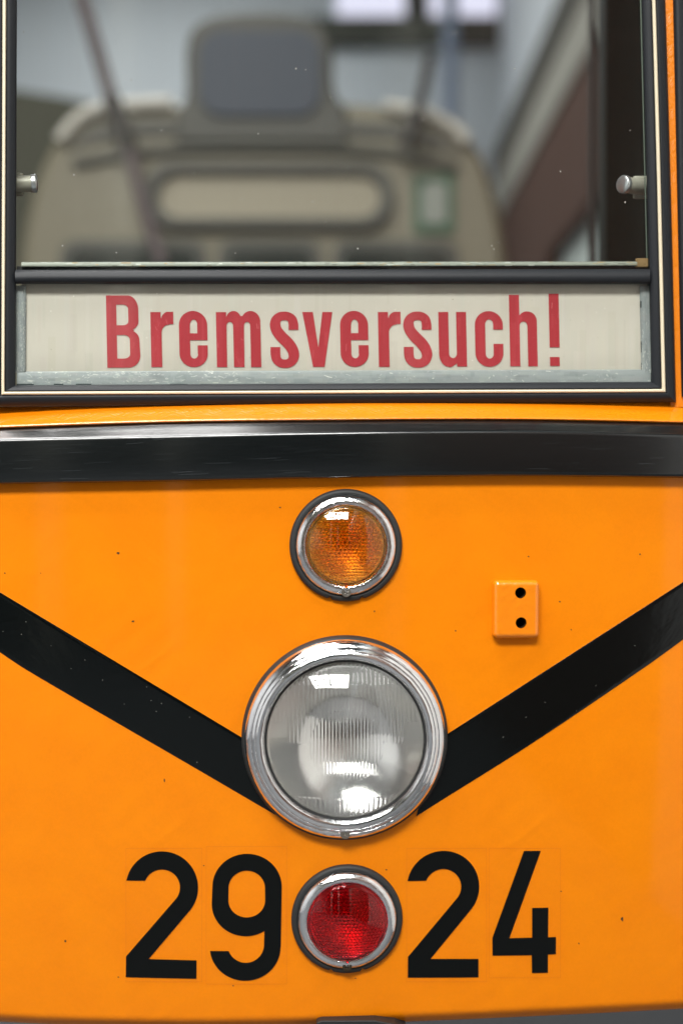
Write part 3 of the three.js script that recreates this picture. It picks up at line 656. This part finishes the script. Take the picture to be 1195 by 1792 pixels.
{ // thin pale edge of the glass along the right, and dust specks on the panes
  add(win, 'glass_edge', sheet([[[1115, -160], 0.0008], [[1117.5, -160], 0.0008]].map(([a, off], k) => Array.from({ length: 30 }, (_, i) => { const t = i / 29; return at(lerp(a[0], 1130.5 + k * 1.6, t), lerp(-160, 462, t), onPane, off); }))), std({ color: col(0.09, 0.12, 0.09), roughness: 0.5 }));
  const specks = [];
  const spots = [[42, 56], [362, 13], [515, 38], [518, 120], [535, 122], [578, 170], [452, 234], [283, 228], [130, 306], [424, 348], [547, 353], [570, 388], [412, 443], [798, 57], [792, 58], [1102, 228], [607, 295], [822, 290], [1093, 354], [860, 430], [872, 424], [864, 436], [690, 388], [626, 435], [340, 302], [110, 430], [204, 442], [980, 300], [740, 210], [640, 80], [230, 140], [900, 120]];
  spots.forEach(([px, py], i) => { const n = 7, w = 0.6 + rnd() * 1.2, h = 0.5 + rnd() * 0.9, tl = rnd() * 3, pts = [at(px, py, onPane, 0.0006)], id = []; for (let k = 0; k < n; k++) { const a = k / n * 6.283; pts.push(at(px + (Math.cos(a) * w * Math.cos(tl) - Math.sin(a) * h * Math.sin(tl)), py + (Math.cos(a) * w * Math.sin(tl) + Math.sin(a) * h * Math.cos(tl)), onPane, 0.0005)); id.push(0, 1 + k, 1 + (k + 1) % n); } const f = new THREE.BufferGeometry().setFromPoints(pts); f.setIndex(id); f.computeVertexNormals(); specks.push(f); });
  add(win, 'dust_specks', mergeGeometries(specks), M.dust).userData.kind = 'stuff';
}
{ // sealing channel round the sign behind the lower pane, scratched
  const c = document.createElement('canvas'); c.width = 2048; c.height = 64; const x = c.getContext('2d');
  x.fillStyle = '#8b9392'; x.fillRect(0, 0, 2048, 64);
  for (let k = 0; k < 350; k++) { x.fillStyle = `rgba(${rnd() < 0.5 ? '88,96,96' : '165,170,160'},${0.05 + rnd() * 0.12})`; x.fillRect(rnd() * 2048, rnd() * 64, 10 + rnd() * 80, 3 + rnd() * 14); }
  for (let k = 0; k < 420; k++) { const a = rnd() < 0.6 ? rnd() * 700 : rnd() * 2048, b = rnd() ** 1.5 * 55; x.strokeStyle = `rgba(232,232,222,${0.25 + rnd() * 0.6})`; x.lineWidth = 0.6 + rnd() * 1.4; x.beginPath(); x.moveTo(a, b); x.lineTo(a + (rnd() - 0.3) * 26, b + (rnd() - 0.5) * 12); x.stroke(); }
  for (let k = 0; k < 12; k++) { x.fillStyle = 'rgba(22,34,36,0.85)'; const a = rnd() * 2000; x.fillRect(a, 56, 20 + rnd() * 60, 6); }
  const t = new THREE.CanvasTexture(c); t.colorSpace = THREE.SRGBColorSpace;
  const m = M.signEdge; m.map = t;
  const uvFix = (g) => ownUV(g);
  add(win, 'sign_channel', uvFix(hBand([[650, 646.5, -0.0043], [650, 646.5, -0.0035], [652, 648, -0.002], [668, 664, -0.0015], [676, 672, -0.0015]], 30, 1138), 51, 4), m);
  const vert = (xa, xb, flip) => { const rows = [[xa, -0.008], [lerp(xa, xb, 0.02), -0.0022], [lerp(xa, xb, 0.4), -0.0018], [xb, -0.0018]].map(([px, off]) => Array.from({ length: 20 }, (_, i) => at(px + (i / 19) * 3 * (flip ? 1 : -0.3), lerp(500, 652, i / 19), onPane, off))); const g = sheet(flip ? rows : rows.reverse()); return ownUV(g, flip ? 0.3 : 0.22, flip ? 0.48 : 0.02, true); };
  add(win, 'sign_channel', vert(47, 26, false), m);
  add(win, 'sign_channel', vert(1118, 1142, true), m);
}
// window catches behind the glass
for (const [bx, by, cx, cy, side] of [[36, 322, 66, 321, 1], [1117, 327, 1087, 322, -1]]) {
  const k = group(tram, 'window_catch');
  const r = 0.0098, a = at(bx, by, onPane, -0.022), b = at(cx, cy, onPane, side > 0 ? -0.026 : -0.010);
  const dir = b.clone().sub(a), len = dir.length(), q = new THREE.Quaternion().setFromUnitVectors(new THREE.Vector3(0, 1, 0), dir.normalize());
  const put = (g) => { g.applyQuaternion(q); g.translate(a.x, a.y, a.z); return g; };
  const prof = (pts, n = 48) => new THREE.LatheGeometry(pts.map(([x, y]) => new THREE.Vector2(x, y)), n);
  add(k, 'shaft', put(prof([[r * 0.92, -0.012], [r * 0.92, len - 0.007]])), M.knobPaint);
  add(k, 'cap', put(prof([[r * 0.92, len - 0.007], [r * 1.02, len - 0.0065], [r * 1.04, len - 0.002], [r * 0.95, len - 0.0005], [r * 0.6, len + 0.0006], [0.0001, len + 0.001]])), M.knobCap);
  const pl = new RoundedBoxGeometry(0.020, 0.026, 0.006, 3, 0.0025); const pp = at(side > 0 ? 26 : 1122, by + 1, onPane, -0.028); pl.translate(pp.x, pp.y, pp.z);
  add(k, 'bracket', pl, M.knobPaint);
}
// body posts beside the window, with the rubber of the next window at the right
{
  const vs = (a0, a1, b0, b1, y0, y1, prof, cols = 30) => sheet(prof.map(([t, off]) => Array.from({ length: cols }, (_, i) => { const s = i / (cols - 1), y = lerp(y0, y1, s); return at(lerp(lerp(a0, a1, s), lerp(b0, b1, s), t), y, onPane, off); })));
  add(tram, 'window_post', vs(1146, 1172, 1195, 1216, -160, 712, [[0, -0.004], [0.3, -0.001], [0.6, 0.0], [1, -0.001], [1, -0.02]]), M.orangeThick);
  add(tram, 'corner_rubber', vs(1172.5, 1191, 1260, 1270, -160, 694, [[0, -0.003], [0.01, 0.001], [0.06, 0.0045], [0.13, 0.0062], [0.25, 0.0055], [0.32, 0.004], [0.42, 0.0065], [0.7, 0.006], [1, 0]]), M.rubber);
  add(tram, 'window_post', vs(-270, -270, -9, -11, -160, 700, [[0, -0.02], [0, -0.001], [0.6, 0], [1, -0.004]]), M.orangeThick);
  add(tram, 'window_post', vs(1256, 1266, 1465, 1465, -160, 712, [[0, -0.004], [0.2, 0], [1, 0], [1, -0.03]]), M.orangeThick);
  // side walls of the cab, running back from the front
  for (const [x, zf] of [[-0.55, -0.035], [0.55, -0.085]]) { const g = new RoundedBoxGeometry(0.03, 1.56, 0.75 + zf, 3, 0.006); g.translate(x, 1.67, (zf - 0.75) / 2); add(tram, 'side_wall', g, M.orangeThick); }
  // dark cab corner inside, with a grey edge strip
  const a = far(1058, 0, 2.35).x;
  add(tram, 'cab_corner', box(a, 0.555, 1.5, 2.45, D - 2.42, D - 2.35), M.cabDark);
  const b = far(1034, 0, 2.44).x;
  add(tram, 'cab_door_edge', box(b, a - 0.001, 1.5, 2.45, D - 2.47, D - 2.44), M.cabGrey);
  // header over the window and the roof of the cab
  add(tram, 'window_header', box(-0.53, 0.53, 2.05, 2.42, -0.095, -0.065), M.orangeThick);
  const rf = new RoundedBoxGeometry(1.14, 0.06, 0.86, 4, 0.025); rf.translate(0, 2.46, -0.44);
  add(tram, 'cab_roof', rf, M.cabGrey);
  // coupler cover at the bottom
  const c0 = at(555, 1787, onBody, 0.012), c1 = at(690, 1787, onBody, 0.012);
  const s = new THREE.Shape(); s.moveTo(c0.x, -0.12); s.lineTo(c0.x, -0.002); s.quadraticCurveTo(c0.x + 0.001, 0, c0.x + 0.006, 0.0006); s.lineTo(c1.x - 0.022, 0.001); s.lineTo(c1.x, -0.003); s.lineTo(c1.x + 0.012, -0.010); s.lineTo(c1.x + 0.012, -0.12);
  const cg = new THREE.ExtrudeGeometry(s, { depth: 0.05, bevelEnabled: true, bevelSize: 0.001, bevelThickness: 0.001, bevelSegments: 2 }); cg.translate(0, c0.y - 0.001, c0.z - 0.05);
  add(tram, 'coupler_cover', cg, M.black);
}

// ================= THE SIGN BEHIND THE LOWER PANE =================
{
  const sign = group(scene, 'destination_sign');
  tag(sign, 'white sign reading Bremsversuch! in red letters behind the lower pane', 'sign');
  const face = (x) => paneZ(x) - 0.0045;
  const mk = (fn) => { const c = document.createElement('canvas'); c.width = 2048; c.height = 512; const x = c.getContext('2d'); fn(x); const t = new THREE.CanvasTexture(c); t.colorSpace = THREE.SRGBColorSpace; return t; };
  const streaks = (x, n, cols, a) => { for (let k = 0; k < n; k++) { const px = rnd() * 2048, w = 2 + rnd() * 26, y0 = rnd() * 420 - 60, h = 60 + rnd() * 380; x.fillStyle = `rgba(${cols[k % cols.length]},${rnd() * a})`; x.fillRect(px, y0, w, h); } };
  const plateTex = mk((x) => { x.fillStyle = '#bcb8ab'; x.fillRect(0, 0, 2048, 512); streaks(x, 260, ['172,167,152', '200,197,188', '184,183,168'], 0.22); for (let k = 0; k < 90; k++) { x.fillStyle = `rgba(${rnd() < 0.5 ? '120,112,90' : '245,245,240'},${0.2 + rnd() * 0.5})`; x.beginPath(); x.arc(rnd() * 2048, rnd() * 512, 0.8 + rnd() * 1.6, 0, 7); x.fill(); } });
  const redTex = mk((x) => { x.fillStyle = '#9c1925'; x.fillRect(0, 0, 2048, 512); streaks(x, 420, ['184,62,68', '162,22,36', '190,88,90', '168,42,60'], 0.2); for (let k = 0; k < 160; k++) { x.strokeStyle = `rgba(235,190,185,${0.15 + rnd() * 0.4})`; x.lineWidth = 0.6 + rnd(); const a = rnd() * 2048, b = rnd() * 512; x.beginPath(); x.moveTo(a, b); x.lineTo(a + (rnd() - 0.5) * 20, b + rnd() * 40); x.stroke(); } });
  const toUV = (g) => { const p = g.attributes.position, u = []; for (let i = 0; i < p.count; i++) u.push((p.getX(i) + 0.36) / 0.72, (p.getY(i) - 1.53) / 0.12); g.setAttribute('uv', new THREE.Float32BufferAttribute(u, 2)); return g; };
  M.signWhite.map = plateTex; M.signWhite.color = col(1, 1, 1);
  M.signRed.map = redTex;
  const rowsOf = (off) => [488, 530, 570, 610, 656].map((py) => Array.from({ length: 40 }, (_, i) => at(lerp(38, 1132, i / 39), py, face, off)));
  const fr = rowsOf(0), bk = rowsOf(-0.004).reverse();
  add(sign, 'plate', toUV(sheet([...fr, ...bk], true)), M.signWhite);
  // letters, drawn in photo units of the sign (cap height 126, x height 97), condensed grotesque
  const S = (pts, holes = []) => { const s = new THREE.Shape(pts.map(([x, y]) => new THREE.Vector2(x, y))); holes.forEach((h) => s.holes.push(new THREE.Path(h.map(([x, y]) => new THREE.Vector2(x, y))))); return s; };
  const A = (cx, cy, rx, ry, a, b, n = 18) => Array.from({ length: n + 1 }, (_, i) => { const t = lerp(a, b, i / n) * Math.PI; return [cx + rx * Math.cos(t), cy + ry * Math.sin(t)]; });
  // y runs down; 0 = cap top, 126 = baseline, 30 = x height
  const glyph = {
    B: [S([[0, 0], [36, 0], ...A(38, 24, 19, 24, -0.5, 0), [57, 44], ...A(41, 44, 16, 16, 0, 0.4), [49, 60.5], ...A(41, 78, 17, 17, -0.38, 0), [59, 104], ...A(37, 104, 22, 22, 0, 0.5), [0, 126]],
      [[[18, 16], [18, 52], [29, 52], ...A(29, 45, 10, 7, 0.5, 0), [39, 24], ...A(30, 24, 9, 8, 0, -0.5)], [[18, 69], [18, 110], [29, 110], ...A(30, 102, 11, 8, 0.5, 0), [41, 78], ...A(31, 78, 10, 9, 0, -0.5)]])],
    r: [S([[0, 30], [18, 30], [18, 38], ...A(33, 42, 14, 13, -0.98, -0.6, 8), [40, 29.5], [40, 51], [33, 51], ...A(32, 66, 13, 14, -0.5, -1, 10), [19, 126], [0, 126]])],
    e: [S([[48, 79], [48, 53], ...A(24, 53, 24, 25, 0, -1, 30), [0, 102], ...A(24, 102, 24, 24, 1, 0, 30), [48, 88], [31, 88], [31, 103], ...A(25, 103, 6.5, 8, 0, 1), [18.5, 79]],
      [[[18.5, 67], [31, 67], [31, 52], ...A(25, 52, 6.2, 9, 0, -1), [18.5, 67]]])],
    m: [S([[0, 30], [18, 30], [18, 36], ...A(31, 42, 13, 14, -0.93, -0.12, 12), ...A(61, 47, 17, 19, -0.82, 0, 14), [78, 126], [60, 126], [60, 54], ...A(54.5, 54, 5.5, 7, 0, -1, 10), [48.5, 126], [30, 126], [30, 54], ...A(24.2, 54, 5.8, 7, 0, -1, 10), [18, 126], [0, 126]])],
    s: null,
    v: [S([[0, 30], [18, 30], [26, 92], [34, 30], [51, 30], [36, 126], [16.5, 126]])],
    u: [S([[0, 30], [18, 30], [18, 103], ...A(25, 103, 7, 8, 1, 0), [32, 30], [50, 30], [50, 126], [32, 126], [32, 120], ...A(19, 107, 14, 20, 0.35, 0.6, 6), ...A(19, 104, 19, 23, 0.62, 1, 10)])],
    c: [S([[49, 61], [49, 53], ...A(24.5, 53, 24.5, 24.5, 0, -1, 30), [0, 102], ...A(24.5, 102, 24.5, 24.5, 1, 0, 30), [49, 86], [32, 86], [32, 103], ...A(25, 103, 7, 9, 0, 1), [18, 52], ...A(25, 52, 7, 9, 1, 2), [32, 61]])],
    h: [S([[0, 0], [18, 0], [18, 36], ...A(32, 46, 17, 17, -0.8, 0, 16), [49, 126], [32, 126], [32, 55], ...A(25, 55, 7, 8, 0, -1), [18, 126], [0, 126]])],
    '!': [S([[0, -2], [17.5, -2], [17.5, 93], [0, 93]]), S([[0, 110], [17, 110], [17, 126], [0, 126]])],
  };
  { // the s: thick stroke along a spine
    const sp = new THREE.SplineCurve([[41, 61], [41, 51], [38.5, 42], [32, 37.5], [25, 36.6], [18, 37.8], [11.5, 43], [9.2, 52], [11.8, 62], [20, 73], [31, 84], [38.5, 95], [40.8, 105], [38, 114], [31.5, 119], [24.5, 120], [17, 118.6], [11, 113], [8.8, 104], [8.8, 91]].map(([x, y]) => new THREE.Vector2(x, y)));
    const pts = sp.getPoints(120), L = [], Rr = [];
    pts.forEach((p, i) => {
      const a = pts[Math.max(0, i - 1)], b = pts[Math.min(120, i + 1)], d = b.clone().sub(a).normalize(), t = i / 120, sx = Math.abs(d.x), hw = lerp(8.6, 7.4, sx) + 2.2 * Math.exp(-1 * ((t - 0.5) / 0.13) ** 2);
      L.push([p.x - d.y * hw, p.y + d.x * hw]); Rr.push([p.x + d.y * hw, p.y - d.x * hw]);
    });
    L[0][1] = Rr[0][1] = 61; L[120][1] = Rr[120][1] = 91;
    glyph.s = [S([...L, ...Rr.reverse()])];
  }
  // left edge and width on the photograph (at the top of each letter), right edge
  const text = [['B', 186, 244, 517, 643.5], ['r', 263, 303, 516, 642.5], ['e', 312.5, 362, 516, 642.5], ['m', 377.5, 455, 516, 642.5], ['s', 471.5, 521.5, 516, 642.5], ['v', 528.5, 581, 516, 642], ['e', 594, 643, 516, 642], ['r', 660.5, 700, 516, 642], ['s', 704.5, 754, 516, 642], ['u', 766, 814.5, 516, 641.5], ['c', 829.5, 878.5, 516, 641.5], ['h', 890, 938, 516, 641], ['!', 959.5, 977, 516, 640.5]];
  const W = { B: 59, r: 40, e: 48, m: 78, s: 50, v: 51, u: 50, c: 49, h: 49, '!': 17.5 };
  for (const [ch, x0, x1, y0, y1] of text) {
    const parts = glyph[ch].map((s) => {
      let g = new THREE.ExtrudeGeometry(s, { depth: 1, bevelEnabled: false, curveSegments: 12 });
      const p = g.attributes.position;
      for (let i = 0; i < p.count; i++) {
        const t = p.getY(i) / 126, q = at(lerp(x0, x1, p.getX(i) / W[ch]) + (t * 126) * 0.021 - 0.2, lerp(y0, y1, t), face, 0.0002 + 0.0005 * p.getZ(i));
        p.setXYZ(i, q.x, q.y, q.z);
      }
      g.computeVertexNormals();
      return toUV(g);
    });
    add(sign, ch === '!' ? 'exclamation_mark' : 'letter', parts.length > 1 ? mergeGeometries(parts) : parts[0], M.signRed);
  }
}

renderer.render(scene, camera);
